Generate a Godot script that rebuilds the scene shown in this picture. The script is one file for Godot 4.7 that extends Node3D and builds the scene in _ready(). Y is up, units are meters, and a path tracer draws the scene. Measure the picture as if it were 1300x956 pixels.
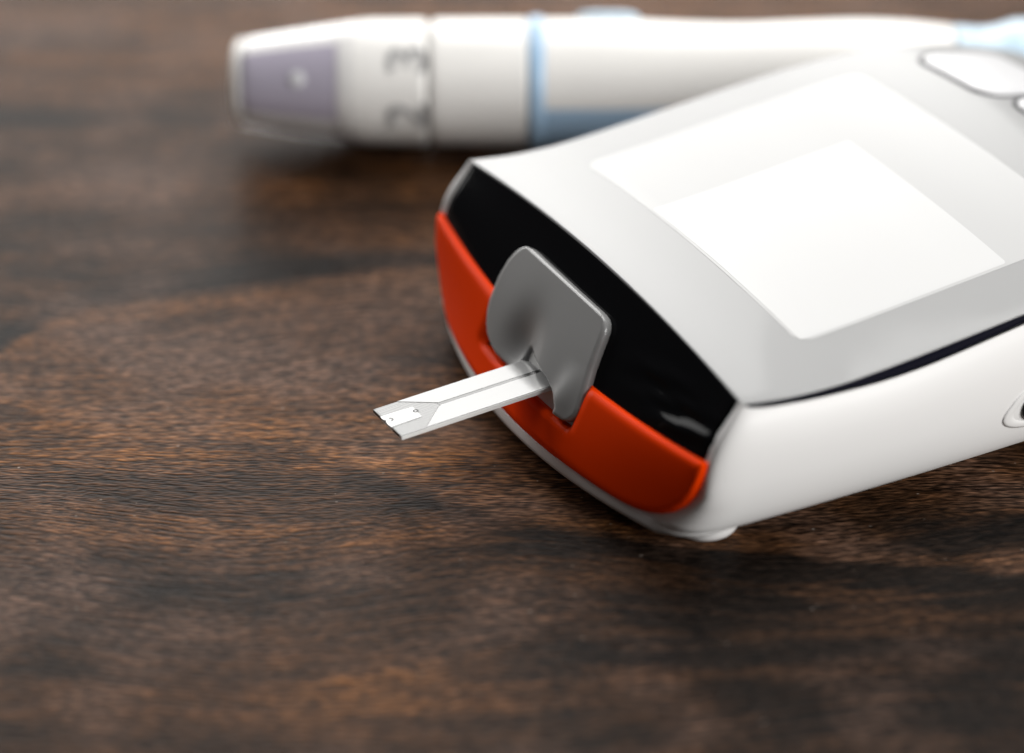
extends Node3D
# Close-up of a blood glucose meter with a test strip, a lancing pen behind it, on dark stained wood.
# Lengths are given in millimetres and turned into metres by MM.

const MM := 0.001
const CROWN := 0.00218          # crown of the top across the width
const AXIS := Vector3(0, 0.514, 0.858)

var meter: Node3D
var mats := {}

func _ready() -> void:
	# ---- camera
	var cam := Camera3D.new()
	cam.name = "camera"
	var pitch := 0.53957
	cam.position = Vector3(0, 300.0 * sin(pitch), 300.0 * cos(pitch)) * MM
	cam.rotation = Vector3(-pitch, 0, 0)
	var lens := CameraAttributesPhysical.new()
	lens.frustum_focal_length = 90.38
	lens.frustum_focus_distance = 0.282
	lens.exposure_aperture = 9.5
	lens.frustum_near = 0.01
	lens.frustum_far = 20.0
	cam.attributes = lens
	cam.fov = 2.0 * rad_to_deg(atan(478.0 / 3600.0))
	cam.near = 0.01
	cam.far = 20.0
	add_child(cam)
	cam.current = true
	# ---- surroundings: a dim studio
	var env := Environment.new()
	env.background_mode = Environment.BG_COLOR
	env.background_color = lin(0.036, 0.036, 0.036)
	env.tonemap_mode = Environment.TONE_MAPPER_LINEAR
	env.tonemap_exposure = 1.3
	env.sdfgi_enabled = true
	env.ssao_enabled = true
	env.ssil_enabled = true
	var we := WorldEnvironment.new()
	we.name = "environment"
	we.environment = env
	add_child(we)
	# ---- studio lamps: a big window-like softbox behind, a softer one at the right
	softbox("softbox_behind", Vector3(-150, 215, -430), Vector3(0, 0, -20), Vector2(700, 350), 0.30, Color(1.0, 0.995, 0.985))
	softbox("softbox_above", Vector3(130, 530, -240), Vector3(0, 0, -20), Vector2(420, 260), 0.18, Color(1.0, 0.995, 0.985))
	softbox("softbox_beside", Vector3(430, 230, 300), Vector3(20, 8, -20), Vector2(300, 240), 0.27, Color(1.0, 0.995, 0.985))

	materials()
	table()
	build_meter()
	build_strip()
	build_pen()

# ------------------------------------------------------------------ helpers

func lin(r: float, g: float, b: float, a := 1.0) -> Color:
	var c := Color(r, g, b).linear_to_srgb()
	c.a = a
	return c

func softbox(called: String, at: Vector3, target: Vector3, size: Vector2, energy: float, color: Color) -> void:
	var l := AreaLight3D.new()
	l.name = called
	l.area_size = size * MM
	l.light_energy = energy
	l.light_color = color
	l.shadow_enabled = true
	add_child(l)
	l.look_at_from_position(at * MM, target * MM, Vector3.UP)

func mat(called: String, color: Color, rough: float, coat := 0.0, metal := 0.0) -> StandardMaterial3D:
	var m := StandardMaterial3D.new()
	m.resource_name = called
	m.albedo_color = color
	m.roughness = rough
	m.metallic = metal
	if coat > 0.0:
		m.clearcoat_enabled = true
		m.clearcoat = coat
		m.clearcoat_roughness = 0.06
	mats[called] = m
	return m

func fresh() -> Dictionary:
	return {"v": PackedVector3Array(), "n": PackedVector3Array(), "uv": PackedVector2Array(), "i": PackedInt32Array()}

# rows of points (mm, in the thing's axes), all of one length; normals point away from "inside"
func grid(d: Dictionary, rows: Array, inside: Vector3, closed := false, out := Vector3.ZERO) -> void:
	var h := rows.size()
	var w: int = rows[0].size()
	var norms := []
	var total := 0.0
	for j in h:
		var line := PackedVector3Array()
		for i in w:
			var a: Vector3 = rows[j][i - 1 if i > 0 else (w - 1 if closed else 0)]
			var b: Vector3 = rows[j][i + 1 if i < w - 1 else (0 if closed else w - 1)]
			var c: Vector3 = rows[maxi(j - 1, 0)][i]
			var e: Vector3 = rows[mini(j + 1, h - 1)][i]
			var n := (b - a).cross(e - c)
			if n.length() < 1e-9:
				var jj := 1 if j == 0 else j - 1
				if jj == j or h < 3:
					n = Vector3.ZERO
				else:
					var a2: Vector3 = rows[jj][i - 1 if i > 0 else (w - 1 if closed else 0)]
					var b2: Vector3 = rows[jj][i + 1 if i < w - 1 else (0 if closed else w - 1)]
					n = (b2 - a2).cross(e - c)
			n = n.normalized()
			line.append(n)
			total += n.dot(out if out != Vector3.ZERO else (rows[j][i] - inside))
		norms.append(line)
	var s := 1.0 if total >= 0.0 else -1.0
	var base: int = d.v.size()
	for j in h:
		for i in w:
			d.v.append(rows[j][i] * MM)
			d.n.append(norms[j][i] * s)
			d.uv.append(Vector2(float(i) / (w - 1), float(j) / (h - 1)))
	for j in h - 1:
		for i in (w if closed else w - 1):
			var p := base + j * w + i
			var q := base + j * w + (i + 1) % w
			var r := p + w
			var t := q + w
			if s > 0.0:
				d.i.append_array(PackedInt32Array([p, t, q, p, r, t]))
			else:
				d.i.append_array(PackedInt32Array([p, q, t, p, t, r]))

func commit(d: Dictionary, called: String, m: Material, parent: Node) -> MeshInstance3D:
	var arrays := []
	arrays.resize(Mesh.ARRAY_MAX)
	arrays[Mesh.ARRAY_VERTEX] = d.v
	arrays[Mesh.ARRAY_NORMAL] = d.n
	arrays[Mesh.ARRAY_TEX_UV] = d.uv
	if d.has("uv2"):
		arrays[Mesh.ARRAY_TEX_UV2] = d.uv2
	arrays[Mesh.ARRAY_INDEX] = d.i
	var am := ArrayMesh.new()
	am.add_surface_from_arrays(Mesh.PRIMITIVE_TRIANGLES, arrays)
	am.surface_set_material(0, m)
	var o := MeshInstance3D.new()
	o.name = called
	o.mesh = am
	parent.add_child(o, true)
	return o

# piecewise cubic through a table of [x, y]
func table_at(t: Array, x: float) -> float:
	var n := t.size()
	if x <= t[0][0]:
		return t[0][1]
	if x >= t[n - 1][0]:
		return t[n - 1][1]
	var k := 0
	while x > t[k + 1][0]:
		k += 1
	var x0: float = t[k][0]
	var x1: float = t[k + 1][0]
	var y0: float = t[k][1]
	var y1: float = t[k + 1][1]
	var m0: float = (y1 - y0) / (x1 - x0)
	var m1: float = m0
	if k > 0:
		m0 = (y1 - t[k - 1][1]) / (x1 - t[k - 1][0])
	if k < n - 2:
		m1 = (t[k + 2][1] - y0) / (t[k + 2][0] - x0)
	var u := (x - x0) / (x1 - x0)
	var h := x1 - x0
	return (2 * u * u * u - 3 * u * u + 1) * y0 + (u * u * u - 2 * u * u + u) * h * m0 + (-2 * u * u * u + 3 * u * u) * y1 + (u * u * u - u * u) * h * m1

func line_at(t: Array, x: float) -> float:
	var n := t.size()
	if x <= t[0][0]:
		return t[0][1]
	for k in n - 1:
		if x <= t[k + 1][0]:
			return lerpf(t[k][1], t[k + 1][1], (x - t[k][0]) / (t[k + 1][0] - t[k][0]))
	return t[n - 1][1]

# ------------------------------------------------------------------ materials

func materials() -> void:
	mat("white_shell", lin(0.80, 0.795, 0.79), 0.34)
	mat("silver_top", lin(0.315, 0.315, 0.317), 0.40, 0.2).metallic_specular = 0.4
	mat("black_gloss", lin(0.006, 0.006, 0.007), 0.09).metallic_specular = 0.19
	mat("orange_plastic", lin(0.97, 0.056, 0.001), 0.34).metallic_specular = 0.14
	mat("grey_plastic", lin(0.32, 0.32, 0.32), 0.36, 0.5)
	mat("seam", lin(0.004, 0.004, 0.010), 0.6).metallic_specular = 0.15
	mat("window_white", lin(0.53, 0.53, 0.53), 0.3).metallic_specular = 0.3
	mat("display_white", lin(0.65, 0.65, 0.65), 0.3).metallic_specular = 0.3
	mat("button_white", lin(0.66, 0.66, 0.675), 0.3)
	mat("groove", lin(0.025, 0.025, 0.03), 0.6)
	mat("socket", lin(0.008, 0.008, 0.008), 0.3)
	mat("strip_base", lin(0.74, 0.74, 0.73), 0.3)
	mat("strip_film", lin(0.30, 0.30, 0.30), 0.07).metallic_specular = 0.7
	mat("chamber_film", lin(0.66, 0.66, 0.66), 0.3)
	mat("strip_gap", lin(0.025, 0.025, 0.025), 0.09).metallic_specular = 0.62
	mat("strip_edge", lin(0.012, 0.012, 0.014), 0.4)
	mat("pen_ivory", lin(0.87, 0.855, 0.83), 0.28)
	mat("pen_blue", lin(0.40, 0.58, 0.78), 0.32)
	mat("pen_pale_blue", lin(0.55, 0.72, 0.86), 0.3)
	mat("pen_core", lin(0.46, 0.42, 0.51), 0.22)
	mat("pen_print", lin(0.34, 0.34, 0.345), 0.5)
	var c := mat("clear_plastic", Color(0.95, 0.95, 1.0, 0.08), 0.06)
	c.transparency = BaseMaterial3D.TRANSPARENCY_ALPHA

# ------------------------------------------------------------------ wooden table

func noise(sd: int, octaves := 1, kind := FastNoiseLite.TYPE_SIMPLEX_SMOOTH) -> FastNoiseLite:
	var n := FastNoiseLite.new()
	n.seed = sd
	n.noise_type = kind
	n.frequency = 1.0
	n.fractal_type = FastNoiseLite.FRACTAL_NONE if octaves == 1 else FastNoiseLite.FRACTAL_FBM
	n.fractal_octaves = octaves
	return n

# the cathedral figure of the grain: its upper and lower outline, [x, z]
const FIGURE_UP := [[-90.0, 2.0], [-62.0, 0.5], [-57.0, -2.5], [-55.0, -6.3], [-50.8, -11.7], [-45.3, -15.8], [-35.1, -18.4], [-22.1, -21.2], [-9.8, -23.0], [20.0, -26.0], [90.0, -29.0]]
const FIGURE_LOW := [[-90.0, 2.0], [-62.0, 2.0], [-53.4, 5.1], [-42.1, 9.8], [-28.2, 12.1], [-18.3, 15.1], [-7.0, 22.7], [-0.8, 26.5], [20.0, 32.0], [90.0, 41.0]]
# broad tones of the stain, with some painted light falloff and glare: x, z, half-lengths along and across, lightness, ashiness, warmth
const STAIN_AND_LIGHT := [
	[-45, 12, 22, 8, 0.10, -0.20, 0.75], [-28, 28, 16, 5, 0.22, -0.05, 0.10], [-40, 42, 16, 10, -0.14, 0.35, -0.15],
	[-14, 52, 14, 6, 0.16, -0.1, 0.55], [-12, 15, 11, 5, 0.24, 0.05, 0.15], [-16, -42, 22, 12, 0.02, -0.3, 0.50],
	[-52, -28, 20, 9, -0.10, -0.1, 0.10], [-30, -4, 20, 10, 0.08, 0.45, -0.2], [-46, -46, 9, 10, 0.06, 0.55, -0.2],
	[48, 45, 46, 28, -0.20, -0.15, 0.10], [10, 46, 18, 8, -0.12, -0.1, 0.0], [42, 42, 18, 4, 0.10, -0.2, 0.30], [40, 56, 30, 6, -0.05, 0.1, 0.1], [40, 28, 24, 6, -0.12, -0.1, 0.1],  # first, broad dark patch: pigment plus light falloff painted into the colour
	[-60, -64, 34, 2.4, -0.30, -0.1, 0.0], [-10, -88, 80, 17, 0.26, 0.32, 0.10], [-64, -86, 20, 2.0, -0.18, 0.0, 0.0], [30, -90, 40, 8, 0.12, 0.10, 0.10],  # the pale patches paint back-light glare into the far wood
]

func table() -> void:
	var w := 1400
	var h := 1400
	var span := 182.0
	var zmid := -17.0
	var n_warp := noise(3)
	var n_ring := noise(11, 2)
	var n_streak := noise(23, 3)
	var n_fibre := noise(31, 2)
	var n_fine := noise(37)
	var n_blot := noise(47, 2)
	var n_line := noise(59)
	# broad tones on a coarse sheet, smoothly enlarged
	var few := 140
	var tones := Image.create(few, few, false, Image.FORMAT_RGBF)
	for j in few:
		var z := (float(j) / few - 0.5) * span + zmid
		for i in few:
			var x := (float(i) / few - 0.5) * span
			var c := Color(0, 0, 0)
			for t in STAIN_AND_LIGHT:
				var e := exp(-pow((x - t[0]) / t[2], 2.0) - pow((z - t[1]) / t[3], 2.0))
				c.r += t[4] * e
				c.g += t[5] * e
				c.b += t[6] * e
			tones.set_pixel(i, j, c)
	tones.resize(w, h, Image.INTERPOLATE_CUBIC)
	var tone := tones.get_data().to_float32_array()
	var ups := PackedFloat32Array()
	var lows := PackedFloat32Array()
	for i in w:
		var x := (float(i) / w - 0.5) * span
		ups.append(table_at(FIGURE_UP, x))
		lows.append(table_at(FIGURE_LOW, x))
	var col := PackedByteArray()
	col.resize(w * h * 3)
	var hgt := PackedByteArray()
	hgt.resize(w * h)
	var dark := Vector3(0.0140, 0.0082, 0.0054)
	var mid := Vector3(0.122, 0.053, 0.0215)
	var warm := Vector3(0.330, 0.128, 0.026)
	var ash := Vector3(0.160, 0.098, 0.072)
	for j in h:
		var z := (float(j) / h - 0.5) * span + zmid
		for i in w:
			var x := (float(i) / w - 0.5) * span
			var wp := n_warp.get_noise_2d(x * 0.016, z * 0.022)
			var zz := z + wp * 4.0 + x * 0.02
			var st := n_streak.get_noise_2d(x * 0.04 + 9.0, zz * 0.5)
			var g := n_ring.get_noise_2d(x * 0.010 + 3.0, zz * 0.14)
			var fi := n_fibre.get_noise_2d(x * 0.22, zz * 2.7)
			var fn := n_fine.get_noise_2d(x * 0.62, zz * 4.8)
			var bl := n_blot.get_noise_2d(x * 0.05, z * 0.06)
			var ln := clampf((n_line.get_noise_2d(x * 0.045, zz * 2.1) - 0.36) * 5.0, 0.0, 1.0)
			var k := (j * w + i) * 3
			var ed := z + wp * 1.2 + st * 1.4
			var up := ed - ups[i]
			var lo := lows[i] - ed
			var within := smoothstep(-0.7, 0.9, up) * smoothstep(-0.7, 0.9, lo)
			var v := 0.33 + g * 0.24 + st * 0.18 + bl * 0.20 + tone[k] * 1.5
			v += within * 0.24
			if up > -6.0 and up < 3.5 and lo > -2.0:
				v += 0.24 * exp(-pow((up - 1.0) / 1.1, 2.0)) - 0.32 * exp(-pow((up + 2.6) / 2.8, 2.0))
			if lo > -7.0 and lo < 3.5 and up > 0.0:
				v += 0.18 * exp(-pow((lo - 1.0) / 1.2, 2.0)) - 0.28 * exp(-pow((lo + 2.4) / 2.0, 2.0)) * clampf((x + 40.0) * 0.04, 0.0, 1.0)
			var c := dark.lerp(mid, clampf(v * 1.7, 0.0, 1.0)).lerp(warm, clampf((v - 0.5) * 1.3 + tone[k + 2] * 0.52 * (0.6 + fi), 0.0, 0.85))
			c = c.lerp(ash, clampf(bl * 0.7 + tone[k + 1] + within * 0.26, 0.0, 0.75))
			c *= clampf(1.0 + fi * 1.10 + fn * 0.95 + st * 0.25, 0.15, 2.8) * (1.0 - 0.6 * ln)
			col[k] = int(255.0 * clampf(pow(c.x, 0.4545), 0.0, 1.0))
			col[k + 1] = int(255.0 * clampf(pow(c.y, 0.4545), 0.0, 1.0))
			col[k + 2] = int(255.0 * clampf(pow(c.z, 0.4545), 0.0, 1.0))
			hgt[j * w + i] = int(clampf(135.0 + fi * 90.0 + fn * 75.0 + st * 30.0 - ln * 60.0, 0.0, 255.0))
	# pale dust specks
	var rng := RandomNumberGenerator.new()
	rng.seed = 71
	for q in 900:
		var px := rng.randi_range(2, w - 4)
		var py := rng.randi_range(2, h - 4)
		var pale := rng.randi_range(95, 190)
		for dd in rng.randi_range(1, 2):
			var k := (py * w + px + dd) * 3
			col[k] = maxi(col[k], pale)
			col[k + 1] = maxi(col[k + 1], pale - 8)
			col[k + 2] = maxi(col[k + 2], pale - 16)
	var ci := Image.create_from_data(w, h, false, Image.FORMAT_RGB8, col)
	var hi := Image.create_from_data(w, h, false, Image.FORMAT_L8, hgt)
	var m := StandardMaterial3D.new()
	m.resource_name = "stained_wood"
	m.albedo_texture = ImageTexture.create_from_image(ci)
	m.roughness = 0.44
	m.metallic_specular = 0.15
	m.heightmap_enabled = true
	m.heightmap_texture = ImageTexture.create_from_image(hi)
	m.heightmap_scale = 0.012
	# a finer layer of short fibres and pores, repeated every 44 mm
	var fb := FastNoiseLite.new()
	fb.seed = 83
	fb.noise_type = FastNoiseLite.TYPE_SIMPLEX_SMOOTH
	fb.frequency = 0.16
	fb.fractal_octaves = 2
	var fine := fb.get_seamless_image(110, 768)
	fine.convert(Image.FORMAT_RGB8)
	fine.resize(768, 768, Image.INTERPOLATE_CUBIC)
	for y in 768:
		for x in 768:
			var q := smoothstep(0.18, 0.82, fine.get_pixel(x, y).r)
			fine.set_pixel(x, y, Color(0.62 + 0.38 * q, 0.60 + 0.40 * q, 0.59 + 0.41 * q))
	m.detail_enabled = true
	m.detail_albedo = ImageTexture.create_from_image(fine)
	m.detail_blend_mode = BaseMaterial3D.BLEND_MODE_MUL
	m.detail_uv_layer = BaseMaterial3D.DETAIL_UV_2
	var d := fresh()
	d["uv2"] = PackedVector2Array()
	var e := 320.0
	grid(d, [PackedVector3Array([Vector3(-e, 0, -e), Vector3(e, 0, -e)]), PackedVector3Array([Vector3(-e, 0, e), Vector3(e, 0, e)])], Vector3(0, -10, 0), false, Vector3.UP)
	for s in [[Vector3(-e, 0, e), Vector3(e, 0, e)], [Vector3(e, 0, e), Vector3(e, 0, -e)], [Vector3(e, 0, -e), Vector3(-e, 0, -e)], [Vector3(-e, 0, -e), Vector3(-e, 0, e)]]:
		var dn := Vector3(0, -30, 0)
		grid(d, [PackedVector3Array([s[0], s[1]]), PackedVector3Array([s[0] + dn, s[1] + dn])], Vector3(0, -10, 0))
	grid(d, [PackedVector3Array([Vector3(-e, -30, -e), Vector3(e, -30, -e)]), PackedVector3Array([Vector3(-e, -30, e), Vector3(e, -30, e)])], Vector3(0, -10, 0))
	for k in d.v.size():
		var p: Vector3 = d.v[k] / MM
		d.uv[k] = Vector2(p.x / span + 0.5, (p.z - zmid) / span + 0.5 + p.y / span)
		d.uv2.append(Vector2(p.x / 44.0, (p.z + p.y) / 44.0))
	var o := commit(d, "table_top", m, self)
	o.set_meta("kind", "structure")
	o.set_meta("label", "dark stained wooden table top with long horizontal grain")

# ------------------------------------------------------------------ the meter: shape functions
# v across (towards the camera's right), l along (away from the strip end), y up

func P(v: float, l: float, y: float) -> Vector3:
	return Vector3(v, y, -l)

const EDGE_Y := [[0.0, 17.43], [5.0, 16.8], [10.0, 16.62], [15.0, 16.78], [20.0, 17.22], [30.0, 18.5], [40.0, 19.7], [50.0, 20.1], [58.0, 19.3], [66.0, 17.6], [74.0, 15.0], [84.0, 11.0]]
const GAP := [[0.0, 0.32], [6.0, 0.42], [11.0, 0.62], [15.0, 0.95], [20.0, 1.10], [26.0, 0.95], [34.0, 0.70], [48.0, 0.5], [84.0, 0.4]]
const LMAX := 80.0

func half_width(l: float) -> float:
	var base := 28.36 + 0.02516 * l - 0.00071 * l * l
	if l > 62.0:
		var t := clampf((l - 62.0) / (LMAX - 62.0), 0.0, 1.0)
		base *= pow(1.0 - pow(t, 2.6), 1.0 / 2.6)
	return base

func edge_y(l: float) -> float:
	return table_at(EDGE_Y, l)

func gap(l: float) -> float:
	return table_at(GAP, l)

func top_y(v: float, l: float) -> float:
	var hw := half_width(clampf(l, 0.0, 60.0))
	return edge_y(l) + gap(l) * 0.5 + CROWN * (hw * hw - v * v)

# the front, s = 0 top edge, 1 black/orange line, 2 lower edge of the orange, 2.25 lowest rim
func front(v: float, s: float, off := 0.0) -> Vector3:
	var q := v * v
	var c := [Vector2(-0.00037 * q, 19.18 + 0.16 - CROWN * q), Vector2(-5.497 + 0.00237 * q, 10.43 + 0.00205 * q), Vector2(-9.532 + 0.00725 * q, 2.94)]
	var k := 0 if s < 1.0 else 1
	var t := s - k
	var a: Vector2 = c[k]
	var b: Vector2 = c[k + 1]
	var pm: Vector2 = c[0] if k == 1 else 2.0 * a - b
	var pn: Vector2 = c[2] if k == 0 else 2.0 * b - a
	var m0 := (b - pm) * 0.5
	var m1 := (pn - a) * 0.5
	var r := (2 * t * t * t - 3 * t * t + 1) * a + (t * t * t - 2 * t * t + t) * m0 + (-2 * t * t * t + 3 * t * t) * b + (t * t * t - t * t) * m1
	if off != 0.0:
		var g := (6 * t * t - 6 * t) * a + (3 * t * t - 4 * t + 1) * m0 + (-6 * t * t + 6 * t) * b + (3 * t * t - 2 * t) * m1
		var n := Vector2(g.y, -g.x).normalized()
		if n.x > 0.0:
			n = -n
		r += n * off
	return Vector3(v, r.x, r.y)          # v, l, y

func fp(v: float, s: float, off := 0.0) -> Vector3:
	var r := front(v, s, off)
	return P(r.x, r.y, r.z)

const SIDE := [[0.0, -1.7], [0.08, -0.75], [0.2, 0.1], [0.4, 0.95], [0.6, 1.35], [0.74, 1.44], [0.86, 1.22], [1.0, 0.52]]

# one closed ring of the white shell at front level s; t = its height on the sides, 0..1
func shell_ring(s: float, inset := 0.0, drop := 0.0) -> PackedVector3Array:
	var ring := PackedVector3Array()
	var e := front(28.0, minf(s, 2.0))
	var t := clampf((e.z - 2.6) / (17.27 - 2.6), 0.0, 1.0)
	var off := -0.35 if s < 2.0 else lerpf(-0.05, 0.0, clampf((s - 2.0) / 0.1, 0.0, 1.0))
	var bulge := table_at(SIDE, t)
	var vf := lerpf(22.5, 28.1, smoothstep(0.0, 0.42, t))
	var right := []
	for k in 25:                                   # front, from the middle to the right
		var v := vf * k / 24.0
		var fo := lerpf(off, 0.0, smoothstep(0.985, 1.0, k / 24.0))
		var r := front(v, s, fo)
		right.append(Vector3(r.x, r.y + inset, r.z))
	var a: Vector3 = right[24]
	var b: Vector3 = right[23]
	var vs := half_width(a.y + 4.4) + bulge
	var slope := (a.y - b.y) / (a.x - b.x)
	var ctrl := Vector3(vs, a.y + slope * (vs - a.x), a.z)
	var far := a.y + lerpf(5.5, 4.4, t)
	var y_far := side_y(far, t)
	ctrl.z = lerpf(a.z, y_far, 0.5)
	for k in range(1, 9):
		var u := k / 8.0
		var p := a * (1 - u) * (1 - u) + ctrl * 2 * u * (1 - u) + Vector3(vs, far, y_far) * u * u
		right.append(p)
	for k in range(1, 29):                         # side
		var l := lerpf(far, 62.0, k / 28.0)
		right.append(Vector3(half_width(l) + bulge, l, side_y(l, t)))
	for k in range(1, 21):                         # back
		var l := 62.0 + (LMAX - 62.0) * sin(PI * 0.5 * k / 20.0)
		var v := (half_width(minf(l, LMAX)) + bulge * half_width(minf(l, LMAX)) / 26.0)
		right.append(Vector3(v, l + bulge * (k / 20.0), side_y(l, t)))
	for k in right.size():
		var p: Vector3 = right[k]
		var inward := Vector3(0, 0, 0)
		if k > 24:
			inward.x = -inset * clampf((k - 24) / 8.0, 0.0, 1.0)
			inward.y = inset * clampf(1.0 - (k - 24) / 8.0, 0.0, 1.0) - (inset if k > right.size() - 8 else 0.0)
		p += inward
		ring.append(P(maxf(p.x, 0.0), p.y, p.z - drop))
	for k in range(right.size() - 2, 0, -1):
		var p: Vector3 = ring[k]
		ring.append(Vector3(-p.x, p.y, p.z))
	return ring

func side_y(l: float, t: float) -> float:
	return lerpf(2.6, edge_y(l) - gap(l) * 0.5, t)

# ------------------------------------------------------------------ the meter: parts

func build_meter() -> void:
	meter = Node3D.new()
	meter.name = "glucose_meter"
	meter.position = Vector3(8.54662, 0, 9.04559) * MM
	meter.rotation = Vector3(0, deg_to_rad(-62.846), 0)
	meter.set_meta("label", "white blood glucose meter with silver top, blank screen and black and orange front")
	meter.set_meta("category", "glucose meter")
	add_child(meter)
	var mid := P(0, 35, 10)

	# shell
	var d := fresh()
	var rings := []
	for s in [0.0, 0.1, 0.25, 0.4, 0.6, 0.8, 1.0, 1.15, 1.3, 1.45, 1.6, 1.75, 1.88, 1.96, 2.0, 2.04, 2.08]:
		rings.append(shell_ring(s))
	rings.append(shell_ring(2.11, 0.12, 0.12))
	rings.append(shell_ring(2.13, 0.4, 0.32))
	rings.append(shell_ring(2.13, 0.9, 0.5))
	rings.append(shell_ring(2.13, 2.2, 0.62))
	var hub := PackedVector3Array()
	for p in rings[rings.size() - 1]:
		hub.append(Vector3(p.x * 0.02, p.y, lerpf(-35.0, p.z, 0.02)))
	rings.append(hub)
	grid(d, rings, mid, true)
	commit(d, "body_shell", mats.white_shell, meter)

	# dark seam between top plate and shell, all along both sides
	for side in [1.0, -1.0]:
		d = fresh()
		var hi := PackedVector3Array()
		var lo := PackedVector3Array()
		var lo2 := PackedVector3Array()
		for k in 61:
			var l := 0.3 + 74.0 * k / 60.0
			var v: float = (half_width(l) - 0.30) * side
			hi.append(P(v, l, edge_y(l) + gap(l) * 0.5 - 0.05))
			lo.append(P(v, l, edge_y(l) - gap(l) * 0.5 - 0.02))
			lo2.append(P(v + 0.45 * side, l, edge_y(l) - gap(l) * 0.5 - 0.06))
		grid(d, [hi, lo, lo2], mid)
		commit(d, "seam_gasket", mats.seam, meter)

	# silver top plate
	d = fresh()
	var us := []
	for k in 41:
		us.append(-1.0 + 2.0 * k / 40.0)
	var rows := []
	var ls := [0.0, 0.15, 0.5, 1.0, 2.0]
	for k in range(1, 40):
		ls.append(2.0 + 60.0 * k / 39.0)
	for k in range(1, 17):
		ls.append(62.0 + (LMAX - 62.05) * sin(PI * 0.5 * k / 16.0))
	var first := true
	for l0 in ls:
		if first:
			rows.append(plate_row(us, 0.03, -0.3))
			rows.append(plate_row(us, 0.0, -0.16))
			rows.append(plate_row(us, 0.06, -0.035))
			first = false
			continue
		rows.append(plate_row(us, l0, 0.0))
	grid(d, rows, mid, false, Vector3.UP)
	var plate := commit(d, "top_plate", mats.silver_top, meter)
	plate.set_meta("label", "silver grey top plate")

	# screen window and the display behind it
	patch(21.35, -21.75, 10.25, 44.8, 1.9, 0.022, "screen_window", mats.window_white, meter)
	patch(20.95, -7.6, 10.6, 34.4, 0.4, 0.038, "display", mats.display_white, meter)

	# buttons at the far end
	for b in [[-22.9, -8.6, 52.9, 64.0], [-7.4, 7.4, 54.6, 65.0], [8.6, 22.9, 52.9, 64.0]]:
		var groove := patch(b[1] + 0.5, b[0] - 0.5, b[2] - 0.55, b[3] + 0.5, 3.4, 0.06, "button_groove", mats.groove, meter)
		groove.name = "button_groove"
		var cap := patch(b[1], b[0], b[2], b[3], 3.0, 0.10, "button", mats.button_white, meter, 0.32)
		cap.name = "button"

	# black front panel
	d = fresh()
	rows = []
	var ss := [0.0, 0.0, 0.02]
	for k in range(1, 25):
		ss.append(0.02 + 1.0 * k / 24.0)
	for j in ss.size():
		var row := PackedVector3Array()
		for i in 81:
			var v := 28.05 * (-1.0 + 2.0 * i / 80.0)
			var e := absf(v) / 28.05
			var o := 0.02 - 0.5 * smoothstep(0.985, 1.0, e)
			if j == 0:
				o = -0.5
			var s: float = ss[j]
			o += wrinkle(v, s)
			row.append(fp(v, s + 0.005, o))
		rows.append(row)
	grid(d, rows, mid)
	commit(d, "front_panel", mats.black_gloss, meter)

	# orange port cover with its notch
	d = fresh()
	for part in [[-28.3, NOTCH_A, false, 16], [NOTCH_A, NOTCH_B, true, 40], [NOTCH_B, 28.3, false, 22]]:
		rows = []
		var bs := [-1.0, 0.0, 0.015, 0.04, 0.08, 0.13, 0.2]
		for k in range(1, 17):
			bs.append(0.2 + 0.6 * k / 16.0)
		bs.append_array([0.86, 0.91, 0.95, 0.98, 1.0, 2.0])
		for b in bs:
			var row := PackedVector3Array()
			for i in part[3] + 1:
				var u: float = float(i) / part[3]
				if part[0] < -20.0:
					u = 1.0 - pow(1.0 - u, 1.0) if u > 0.3 else u * u / 0.3 * 0.999
				elif part[1] > 20.0:
					u = u if u < 0.7 else 1.0 - (1.0 - u) * (1.0 - u) / 0.3
				var v: float = lerpf(part[0], part[1], u)
				var st := 1.56 if part[2] else 1.0
				var sb := orange_bottom(v)
				sb = maxf(sb, st)
				var bb := clampf(b, 0.0, 1.0)
				var s := lerpf(st, sb, bb)
				var dist := minf(minf((s - st), (sb - s)) * 8.6, 28.32 - absf(v))
				if not part[2]:
					dist = minf(dist, minf(absf(v - NOTCH_A), absf(v - NOTCH_B)) + (0.0 if s < 1.56 else absf(s - 1.56) * 8.6))
				var r := clampf(dist / 0.9, 0.0, 1.0)
				var o := 0.12 + 0.68 * sqrt(1.0 - (1.0 - r) * (1.0 - r))
				if b < 0.0:
					o = -3.2 if part[2] else -0.6
				elif b > 1.5:
					o = -0.6
				row.append(fp(v, s, o))
			rows.append(row)
		grid(d, rows, mid)
	commit(d, "port_cover", mats.orange_plastic, meter).set_meta("label", "orange lower front cover with a notch for the strip")

	tab()

	# feet
	for f in [[21.6, 0.2], [-21.6, 0.2], [20.5, 62.0], [-20.5, 62.0]]:
		d = fresh()
		rows = []
		for pr in [[3.9, 3.0], [3.8, 1.9], [3.55, 0.9], [3.3, 0.35], [2.9, 0.06], [2.4, 0.0], [0.02, 0.0]]:
			var row := PackedVector3Array()
			for k in 32:
				var a := TAU * k / 32.0
				row.append(P(f[0] + pr[0] * cos(a), f[1] + pr[0] * sin(a), pr[1]))
			rows.append(row)
		grid(d, rows, P(f[0], f[1], 1.5), true)
		commit(d, "foot", mats.white_shell, meter)

	side_socket()

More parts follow.
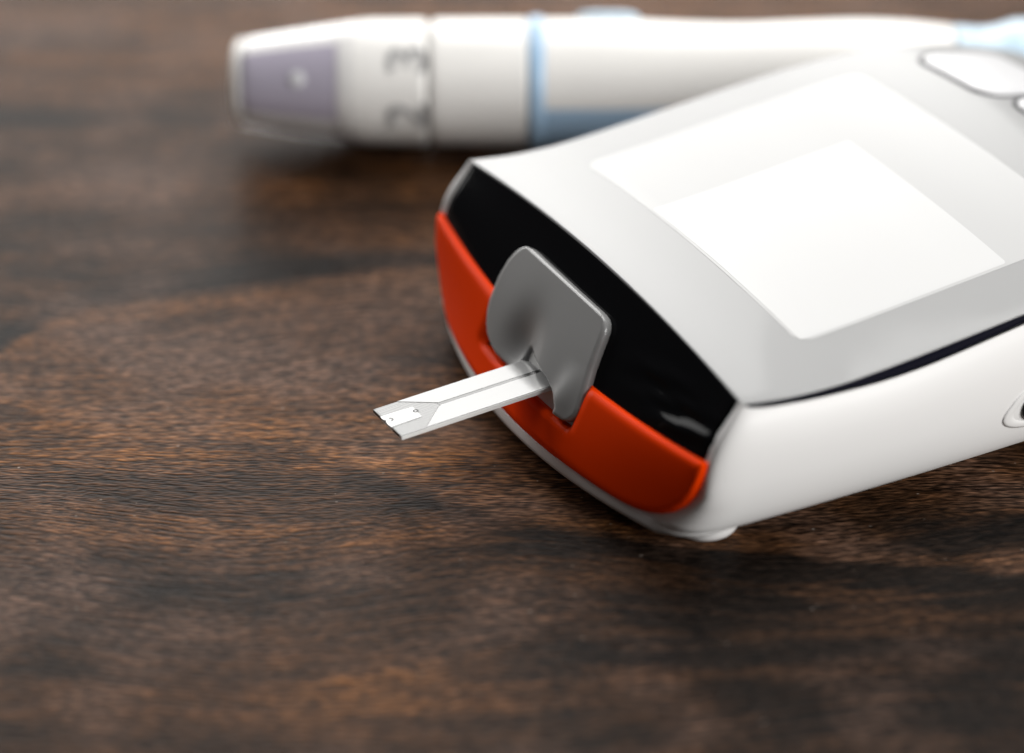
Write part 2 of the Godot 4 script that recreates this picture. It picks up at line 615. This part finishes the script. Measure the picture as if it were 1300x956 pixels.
func plate_row(us: Array, l: float, dy: float) -> PackedVector3Array:
	var row := PackedVector3Array()
	var hw := half_width(l) - 0.12
	var deep := minf(hw, 0.16)
	row.append(plate_point(-hw + 0.02, l, dy - deep, hw))
	row.append(plate_point(-hw, l, dy - 0.55 * deep, hw))
	row.append(plate_point(-hw + 0.06, l, dy - 0.03, hw))
	for u in us:
		row.append(plate_point(u * (hw - 0.25), l, dy, hw))
	row.append(plate_point(hw - 0.06, l, dy - 0.03, hw))
	row.append(plate_point(hw, l, dy - 0.55 * deep, hw))
	row.append(plate_point(hw - 0.02, l, dy - deep, hw))
	return row

func plate_point(v: float, l: float, dy: float, hw: float) -> Vector3:
	return P(v, l - 0.00037 * v * v * clampf(1.0 - l / 10.0, 0.0, 1.0), top_y(v, l) + dy)

# a rounded rectangle that lies on the top plate, "lift" above it, domed by "dome"
func patch(v1: float, v0: float, l0: float, l1: float, rad: float, lift: float, called: String, m: Material, parent: Node, dome := 0.0) -> MeshInstance3D:
	var d := fresh()
	var rows := []
	var ts := []
	for k in 9:
		ts.append(l0 + rad * (1.0 - cos(PI * 0.5 * k / 8.0)))
	for k in range(1, 16):
		ts.append(lerpf(l0 + rad, l1 - rad, k / 16.0))
	for k in 9:
		ts.append(l1 - rad * (1.0 - sin(PI * 0.5 * k / 8.0)))
	for j in range(-1, ts.size() + 1):
		var l: float = ts[clampi(j, 0, ts.size() - 1)]
		var e := 0.0
		if l < l0 + rad:
			e = l0 + rad - l
		elif l > l1 - rad:
			e = l - l1 + rad
		var cut := rad - sqrt(maxf(rad * rad - e * e, 0.0))
		var row := PackedVector3Array()
		for i in range(-1, 34):
			var u := clampf(i / 32.0, 0.0, 1.0)
			var v := lerpf(v0 + cut, v1 - cut, u)
			var dy := lift
			if dome > 0.0:
				var a := clampf(minf(minf(v - v0 - cut, v1 - cut - v), minf(l - l0, l1 - l)) / 1.4, 0.0, 1.0)
				dy += dome * sqrt(1.0 - (1.0 - a) * (1.0 - a))
			if i == -1 or i == 33 or j == -1 or j == ts.size():
				dy = -0.01
			row.append(P(v, l, top_y(v, l) + dy))
		rows.append(row)
	grid(d, rows, P(0, 35, 0), false, Vector3.UP)
	return commit(d, called, m, parent)

# the thin film of the front panel is puckered near its right end
func wrinkle(v: float, s: float) -> float:
	var e := exp(-pow((v - 21.5) / 6.5, 2.0) - pow((s - 0.66 - (v - 22.0) * 0.01) / 0.24, 2.0))
	var q := s * 13.0 + v * 0.16
	return e * (0.19 * sin(q) + 0.15 * sin(q * 1.7 + v * 0.35 + 1.0) + 0.06 * sin(q * 3.1 - v * 0.8))

const NOTCH_A := -9.4
const NOTCH_B := 8.8

func orange_bottom(v: float) -> float:
	var a := absf(v)
	var u := clampf((a - 17.5) / (28.3 - 17.5), 0.0, 1.0)
	return 1.0 + 0.985 * pow(1.0 - pow(u, 2.5), 1.0 / 1.9)

# grey thumb tab round the strip slot: a plate on the front with a funnel in its lower half
const TAB_LEFT := [[0.36, -9.2], [0.375, -10.1], [0.40, -10.6], [0.45, -11.15], [0.52, -11.55], [0.62, -11.85], [0.82, -11.97], [1.08, -11.65], [1.2, -11.25], [1.33, -10.4], [1.40, -9.6], [1.45, -8.6], [1.49, -7.4], [1.52, -6.2]]
const TAB_RIGHT := [[0.36, 5.6], [0.37, 6.4], [0.40, 7.05], [0.45, 7.5], [0.52, 7.75], [0.65, 8.05], [0.86, 8.56], [1.1, 9.3], [1.3, 9.68], [1.38, 9.6], [1.43, 9.3], [1.47, 9.0], [1.50, 8.6], [1.52, 8.1]]

func tab_offset(v: float, s: float) -> float:
	var o := 0.95
	# soft hollow that leads a strip in from the left
	o -= 1.05 * exp(-pow((v + 3.4) / 2.7, 2.0) - pow((s - 1.2) / 0.34, 2.0))
	# the opening under the lip
	var lip := 1.17 + 0.0195 * (v + 0.46) + 0.05 * pow(clampf((v - 2.5) / 3.0, 0.0, 2.0), 2.0)
	var across := smoothstep(-2.7, -1.5, v) * (1.0 - smoothstep(4.9, 6.9, v))
	o -= 3.0 * across * smoothstep(lip, lip + 0.05, s)
	# raised right leg
	o += 0.45 * exp(-pow((v - 6.6) / 1.5, 2.0)) * smoothstep(0.85, 1.35, s)
	return o

func tab() -> void:
	var d := fresh()
	var rows := []
	var ss := [0.36, 0.361, 0.364, 0.369, 0.376, 0.384, 0.390, 0.397, 0.415, 0.44, 0.47, 0.51, 0.56, 0.62]
	for k in range(1, 45):
		ss.append(0.62 + 0.78 * k / 44.0)
	ss.append_array([1.41, 1.44, 1.465, 1.485, 1.505, 1.515, 1.52])
	var n := 64
	for j in range(-2, ss.size() + 2):
		var s: float = ss[clampi(j, 0, ss.size() - 1)]
		var a := line_at(TAB_LEFT, s)
		var b := line_at(TAB_RIGHT, s)
		var row := PackedVector3Array()
		for i in range(-2, n + 3):
			var u := clampf(i / float(n), 0.0, 1.0)
			var v := lerpf(a, b, u)
			var o := tab_offset(v, s)
			var edge := minf(minf(v - a, b - v), minf((s - 0.36) * 10.0, (1.52 - s) * 8.0))
			var r := clampf(edge / 0.30, 0.0, 1.0)
			o -= 0.28 * (1.0 - sqrt(1.0 - (1.0 - r) * (1.0 - r)))
			var deep := maxi(maxi(-i, i - n), maxi(-j, j - ss.size() + 1))
			if deep == 1:
				o -= 0.55
			elif deep == 2:
				o = minf(o - 0.9, -0.4)
			row.append(fp(v, s, o))
		rows.append(row)
	grid(d, rows, P(0, 20, 8))
	var t := commit(d, "strip_port", mats.grey_plastic, meter)
	t.set_meta("label", "grey funnel shaped tab around the strip slot")
	# dark mouth of the slot
	d = fresh()
	box(d, P(0.45, -5.6, 7.85), Vector3(6.9, 0.95, 1.2), 0.2)
	commit(d, "slot", mats.socket, t)

# a box with chamfered edges, centred at c
func box(d: Dictionary, c: Vector3, size: Vector3, ch: float) -> void:
	var rows := []
	for r in [[-0.5, -1.0, ch], [-0.5, 0.0, ch], [-0.5, 1.0, 0.0], [0.5, -1.0, 0.0], [0.5, 0.0, ch], [0.5, 1.0, ch]]:
		var y: float = r[0] * size.y
		var inset: float = r[2]
		if (r[0] < 0.0 and r[1] == 1.0):
			y += ch
		if (r[0] > 0.0 and r[1] == -1.0):
			y -= ch
		var hx := size.x * 0.5 - inset
		var hz := size.z * 0.5 - inset
		if (r[0] < 0.0 and r[1] == -1.0) or (r[0] > 0.0 and r[1] == 1.0):
			hx = 0.001
			hz = 0.001
		var row := PackedVector3Array()
		for q in [[-1, -1], [1, -1], [1, 1], [-1, 1]]:
			row.append(c + Vector3(q[0] * hx, y, q[1] * hz))
		rows.append(row)
	# flat faces: each band gets its own points
	for j in rows.size() - 1:
		for i in 4:
			var a: Vector3 = rows[j][i]
			var b: Vector3 = rows[j][(i + 1) % 4]
			var e: Vector3 = rows[j + 1][i]
			var f: Vector3 = rows[j + 1][(i + 1) % 4]
			grid(d, [PackedVector3Array([a, b]), PackedVector3Array([e, f])], c)

# round socket with a pale bezel on the right side wall
func side_socket() -> void:
	var c_l := 33.35
	var c_y := 8.85
	var wall := func(l: float, y: float, lift: float) -> Vector3:
		var t := clampf((y - 2.6) / (side_y(l, 1.0) - 2.6), 0.0, 1.0)
		return P(half_width(l) + table_at(SIDE, t) + lift, l, y)
	var d := fresh()
	var rows := []
	for pr in [[1.0, -0.1], [1.0, 0.10], [0.93, 0.14], [0.82, 0.14], [0.74, 0.08], [0.70, 0.02]]:
		var row := PackedVector3Array()
		for k in 48:
			var a := TAU * k / 48.0
			var rx := 3.6 + 1.0 * maxf(0.0, -cos(a)) * maxf(0.0, -sin(a) + 0.35)
			var ry := 2.75
			row.append(wall.call(c_l + cos(a) * rx * pr[0], c_y - 0.1 + sin(a) * ry * pr[0], pr[1]))
		rows.append(row)
	grid(d, rows, P(20, c_l, c_y), true, Vector3(1, 0, 0))
	var bez := commit(d, "socket_bezel", mats.white_shell, meter)
	d = fresh()
	rows = []
	for pr in [[1.95, 0.05], [1.9, 0.30], [1.72, 0.34], [1.55, 0.16], [1.5, 0.05], [0.02, 0.05]]:
		var row := PackedVector3Array()
		for k in 40:
			var a := TAU * k / 40.0
			row.append(wall.call(c_l + cos(a) * pr[0], c_y + sin(a) * pr[0], pr[1]))
		rows.append(row)
	grid(d, rows, P(20, c_l, c_y), true, Vector3(1, 0, 0))
	commit(d, "socket", mats.socket, bez)

# ------------------------------------------------------------------ the test strip

func build_strip() -> void:
	var strip := Node3D.new()
	strip.name = "test_strip"
	var tip := meter.transform * (P(0.72, -23.75, 7.0) * MM)
	var end := meter.transform * (P(0.5, -6.2, 8.02) * MM)
	add_child(strip)
	strip.set_meta("label", "white test strip with grey arrow pattern at its tip, pushed into the grey port")
	strip.set_meta("category", "test strip")
	# own axes: x across (towards the camera), y up, -z towards the meter
	var fwd := (end - tip).normalized()
	var right := fwd.cross(Vector3.UP).normalized().rotated(fwd, deg_to_rad(-4.0))
	strip.transform = Transform3D(Basis(right, right.cross(fwd), -fwd), tip)
	var hw := 3.25
	var d := fresh()
	box(d, Vector3(0, -0.24, -10.6), Vector3(2 * hw, 0.44, 21.2), 0.03)
	commit(d, "base", mats.strip_base, strip)
	# grey hatched area under the tip
	var im := Image.create(128, 128, false, Image.FORMAT_RGB8)
	for y in 128:
		for x in 128:
			var t := 0.5 + 0.5 * sin((x * 0.55 + y * 0.9) * 0.42)
			var g := 0.50 + 0.16 * t
			im.set_pixel(x, y, Color(g, g, g))
	var hm := StandardMaterial3D.new()
	hm.resource_name = "hatching"
	hm.albedo_texture = ImageTexture.create_from_image(im)
	hm.roughness = 0.35
	flat(strip, "hatched_area", hm, [[0.06, -hw + 0.05], [2.7, -hw + 0.05], [5.95, -0.27], [2.7, hw - 0.12], [0.06, hw - 0.12]], 0.0, 0.012)
	# two white electrode films with the dark gap between them
	var el := flat(strip, "film", mats.strip_film, [[2.6, -hw + 0.03], [20.0, -hw + 0.03], [20.0, -0.56], [5.9, -0.56]], 0.0, 0.05)
	el.name = "film"
	flat(strip, "film", mats.strip_film, [[5.9, 0.02], [20.0, 0.02], [20.0, hw - 0.10], [2.75, hw - 0.10]], 0.0, 0.05)
	flat(strip, "gap_line", mats.strip_gap, [[5.8, -0.58], [20.0, -0.58], [20.0, 0.04], [5.8, 0.04]], 0.0, 0.022)
	# sample chamber
	var ch := flat(strip, "sample_chamber", mats.chamber_film, [[-0.10, -1.40], [-0.16, -0.95], [-0.10, -0.62], [0.06, -0.36], [-0.10, -0.10], [-0.16, 0.5], [-0.10, 1.1], [3.3, 0.98], [3.4, -1.30]], 0.0, 0.07)
	dot(ch, "vent_hole", mats.strip_edge, 3.28, -0.33, 0.30, 0.085)
	var d2 := fresh()
	var rows := []
	for r in [0.36, 0.22]:
		var row := PackedVector3Array()
		for k in 13:
			var a := -PI * 0.5 + PI * k / 12.0
			row.append(Vector3(-0.25 + sin(a) * r, 0.09, -(0.42 + cos(a) * r)))
		rows.append(row)
	grid(d2, rows, Vector3(0, -5, 0), false, Vector3.UP)
	commit(d2, "mark", mats.strip_edge, ch)
	# dark cut ends either side of the chamber and a dark line along the edge
	for q in [[-2.35, 1.75], [2.0, 1.3]]:
		d = fresh()
		box(d, Vector3(q[0], -0.17, 0.02), Vector3(q[1], 0.34, 0.06), 0.01)
		commit(d, "cut_end", mats.strip_edge, strip)
	flat(strip, "edge_line", mats.strip_gap, [[0.05, hw - 0.11], [2.75, hw - 0.11], [2.75, hw - 0.01], [0.05, hw - 0.01]], 0.0, 0.018)

# flat piece on the strip: points [along, across], from y0 to y1
func flat(parent: Node, called: String, m: Material, pts: Array, y0: float, y1: float) -> MeshInstance3D:
	var d := fresh()
	var poly := PackedVector2Array()
	for q in pts:
		poly.append(Vector2(q[1], -q[0]))
	var tri := Geometry2D.triangulate_polygon(poly)
	var base: int = d.v.size()
	for q in poly:
		d.v.append(Vector3(q.x, y1, q.y) * MM)
		d.n.append(Vector3.UP)
		d.uv.append(q * 0.4)
	for k in range(0, tri.size(), 3):
		var a := poly[tri[k]]
		var b := poly[tri[k + 1]]
		var c := poly[tri[k + 2]]
		# clockwise from above
		if (b - a).cross(c - a) > 0.0:
			d.i.append_array(PackedInt32Array([base + tri[k], base + tri[k + 1], base + tri[k + 2]]))
		else:
			d.i.append_array(PackedInt32Array([base + tri[k], base + tri[k + 2], base + tri[k + 1]]))
	var mid := Vector3.ZERO
	for q in poly:
		mid += Vector3(q.x, (y0 + y1) * 0.5, q.y) / poly.size()
	for k in poly.size():
		var a := poly[k]
		var b := poly[(k + 1) % poly.size()]
		grid(d, [PackedVector3Array([Vector3(a.x, y0, a.y), Vector3(b.x, y0, b.y)]), PackedVector3Array([Vector3(a.x, y1, a.y), Vector3(b.x, y1, b.y)])], mid)
	return commit(d, called, m, parent)

func dot(parent: Node, called: String, m: Material, along: float, across: float, r: float, y: float) -> void:
	var d := fresh()
	var rows := []
	for q in [r, r * 0.45]:
		var row := PackedVector3Array()
		for k in 20:
			var a := TAU * k / 20.0
			row.append(Vector3(across + cos(a) * q, y, -along + sin(a) * q))
		rows.append(row)
	grid(d, rows, Vector3.ZERO, true, Vector3.UP)
	commit(d, called, m, parent)

# ------------------------------------------------------------------ the lancing pen

# a turned piece along x; profile [x, radius]; from angle a0 to a1 (0 = up, positive = towards the camera)
func turned(profile: Array, called: String, m: Material, parent: Node, a0 := 0.0, a1 := TAU, steps := 64) -> MeshInstance3D:
	var d := fresh()
	var rows := []
	var full := is_equal_approx(a1 - a0, TAU)
	for pr in profile:
		var row := PackedVector3Array()
		for k in (steps if full else steps + 1):
			var a := lerpf(a0, a1, float(k) / steps)
			row.append(Vector3(pr[0], pr[1] * cos(a), pr[1] * sin(a)))
		rows.append(row)
	var cx: float = (profile[0][0] + profile[profile.size() - 1][0]) * 0.5
	grid(d, rows, Vector3(cx, 0, 0), full)
	return commit(d, called, m, parent)

func smooth_profile(pts: Array, n: int) -> Array:
	var out := []
	for k in n + 1:
		var x: float = lerpf(pts[0][0], pts[pts.size() - 1][0], float(k) / n)
		out.append([x, table_at(pts, x)])
	return out

func build_pen() -> void:
	var pen := Node3D.new()
	pen.name = "lancing_pen"
	pen.position = Vector3(0, 7.75, -56.7) * MM
	pen.set_meta("label", "white lancing pen with clear tip cap and blue ring, lying behind the meter")
	pen.set_meta("category", "lancing pen")
	add_child(pen)
	# clear cap over a lavender core
	var core := [[-32.6, 0.02], [-32.6, 4.2], [-32.2, 5.0]]
	core.append_array(smooth_profile([[-31.8, 5.3], [-27.0, 6.15], [-21.0, 7.08]], 8))
	turned(core, "lancet_sleeve", mats.pen_core, pen, deg_to_rad(24), deg_to_rad(106), 32)
	turned(core, "sleeve_back", mats.pen_ivory, pen, deg_to_rad(106), deg_to_rad(384), 48)
	var cap := [[-32.9, 2.4], [-33.3, 3.0], [-33.5, 3.9], [-33.4, 4.7], [-32.9, 5.3]]
	cap.append_array(smooth_profile([[-32.2, 5.6], [-27.0, 6.4], [-21.0, 7.25], [-17.0, 7.62]], 12))
	var cp := turned(cap, "clear_cap", mats.clear_plastic, pen)
	var rim := [[-33.45, 2.6], [-33.75, 3.0], [-33.85, 3.8], [-33.7, 4.6], [-33.3, 5.2], [-32.9, 5.35], [-32.7, 5.2], [-32.9, 4.6], [-33.1, 3.6]]
	turned(rim, "cap_rim", mats.pen_ivory, cp)
	var kn := fresh()
	var rows := []
	for pr in [[0.05, 0.95], [0.6, 0.8], [0.9, 0.4], [1.0, 0.02]]:
		var row := PackedVector3Array()
		for k in 20:
			var a := TAU * k / 20.0
			var c: Vector3 = Vector3(0, 0.47, 0.88) * (6.35 + pr[0] * 0.35)
			row.append(Vector3(-25.6, 0, 0) + c + Vector3(cos(a) * pr[1], sin(a) * pr[1] * 0.88, -sin(a) * pr[1] * 0.47))
		rows.append(row)
	grid(kn, rows, Vector3(-25.6, 0, 0), true)
	commit(kn, "lancet_knob", mats.button_white, cp)
	# depth dial with printed numbers
	var dial := turned([[-21.0, 5.0], [-21.05, 6.9], [-20.8, 7.2], [-19.0, 7.45], [-17.0, 7.62], [-11.2, 7.68], [-10.6, 7.62], [-10.25, 7.4], [-10.1, 6.6]], "depth_dial", mats.pen_ivory, pen)
	for q in [["3", 45.0], ["2", 97.0]]:
		var t := TextMesh.new()
		t.text = q[0]
		t.font_size = 64
		t.pixel_size = 0.0000350
		t.depth = 0.00012
		var f := SystemFont.new()
		f.font_names = PackedStringArray(["Droid Sans"])
		f.font_weight = 700
		t.font = f
		t.material = mats.pen_print
		var o := MeshInstance3D.new()
		o.name = "numeral"
		o.mesh = t
		var a: float = deg_to_rad(q[1])
		var n := Vector3(0, cos(a), sin(a))
		var up := Vector3(-1, 0, 0)
		o.transform = Transform3D(Basis(up.cross(n), up, n), (n * 7.70 + Vector3(-12.4, 0, 0)) * MM)
		dial.add_child(o, true)
	# barrel
	turned([[-9.9, 6.4], [-9.8, 7.35], [-9.5, 7.6], [-8.8, 7.68], [-4.0, 7.72], [1.4, 7.74], [1.85, 7.6], [1.95, 7.0]], "front_barrel", mats.pen_ivory, pen)
	turned([[1.9, 6.8], [1.95, 7.75], [2.3, 8.0], [2.85, 8.08], [3.5, 8.0], [3.85, 7.75], [3.95, 6.8]], "blue_ring", mats.pen_blue, pen)
	var body := smooth_profile([[3.9, 7.7], [12.0, 7.66], [22.0, 7.25], [28.0, 7.15], [36.0, 7.45], [42.0, 7.62], [48.0, 7.4], [53.0, 6.95]], 40)
	turned(body, "upper_barrel", mats.pen_ivory, pen, -PI * 0.5, PI * 0.5, 40)
	turned(body, "lower_barrel", mats.pen_blue, pen, PI * 0.5, PI * 1.5, 40)
	turned(smooth_profile([[53.05, 6.2], [53.2, 6.85], [57.0, 6.7], [59.0, 7.0], [61.0, 7.6], [63.5, 7.5], [66.0, 6.8], [71.0, 6.4], [72.4, 5.2], [72.9, 3.0], [73.0, 0.02]], 48), "end_button", mats.pen_pale_blue, pen)
	# release button on the far upper side
	var rb := fresh()
	rows = []
	var nrm := Vector3(0, 0.83, -0.56)
	var sd := Vector3(0, 0.56, 0.83)
	for pr in [[1.0, -1.2], [1.0, 0.35], [0.95, 0.62], [0.85, 0.80], [0.7, 0.9], [0.02, 0.98]]:
		var row := PackedVector3Array()
		for k in 40:
			var a := TAU * k / 40.0
			var ca := cos(a)
			var sa := sin(a)
			var ex := signf(ca) * pow(absf(ca), 0.5) * 3.9
			var ez := signf(sa) * pow(absf(sa), 0.7) * 2.6
			row.append(Vector3(11.6 + ex * pr[0], 0, 0) + sd * ez * pr[0] + nrm * (7.45 + pr[1]))
		rows.append(row)
	grid(rb, rows, Vector3(11.6, 0, 0), true)
	commit(rb, "release_button", mats.pen_pale_blue, pen)
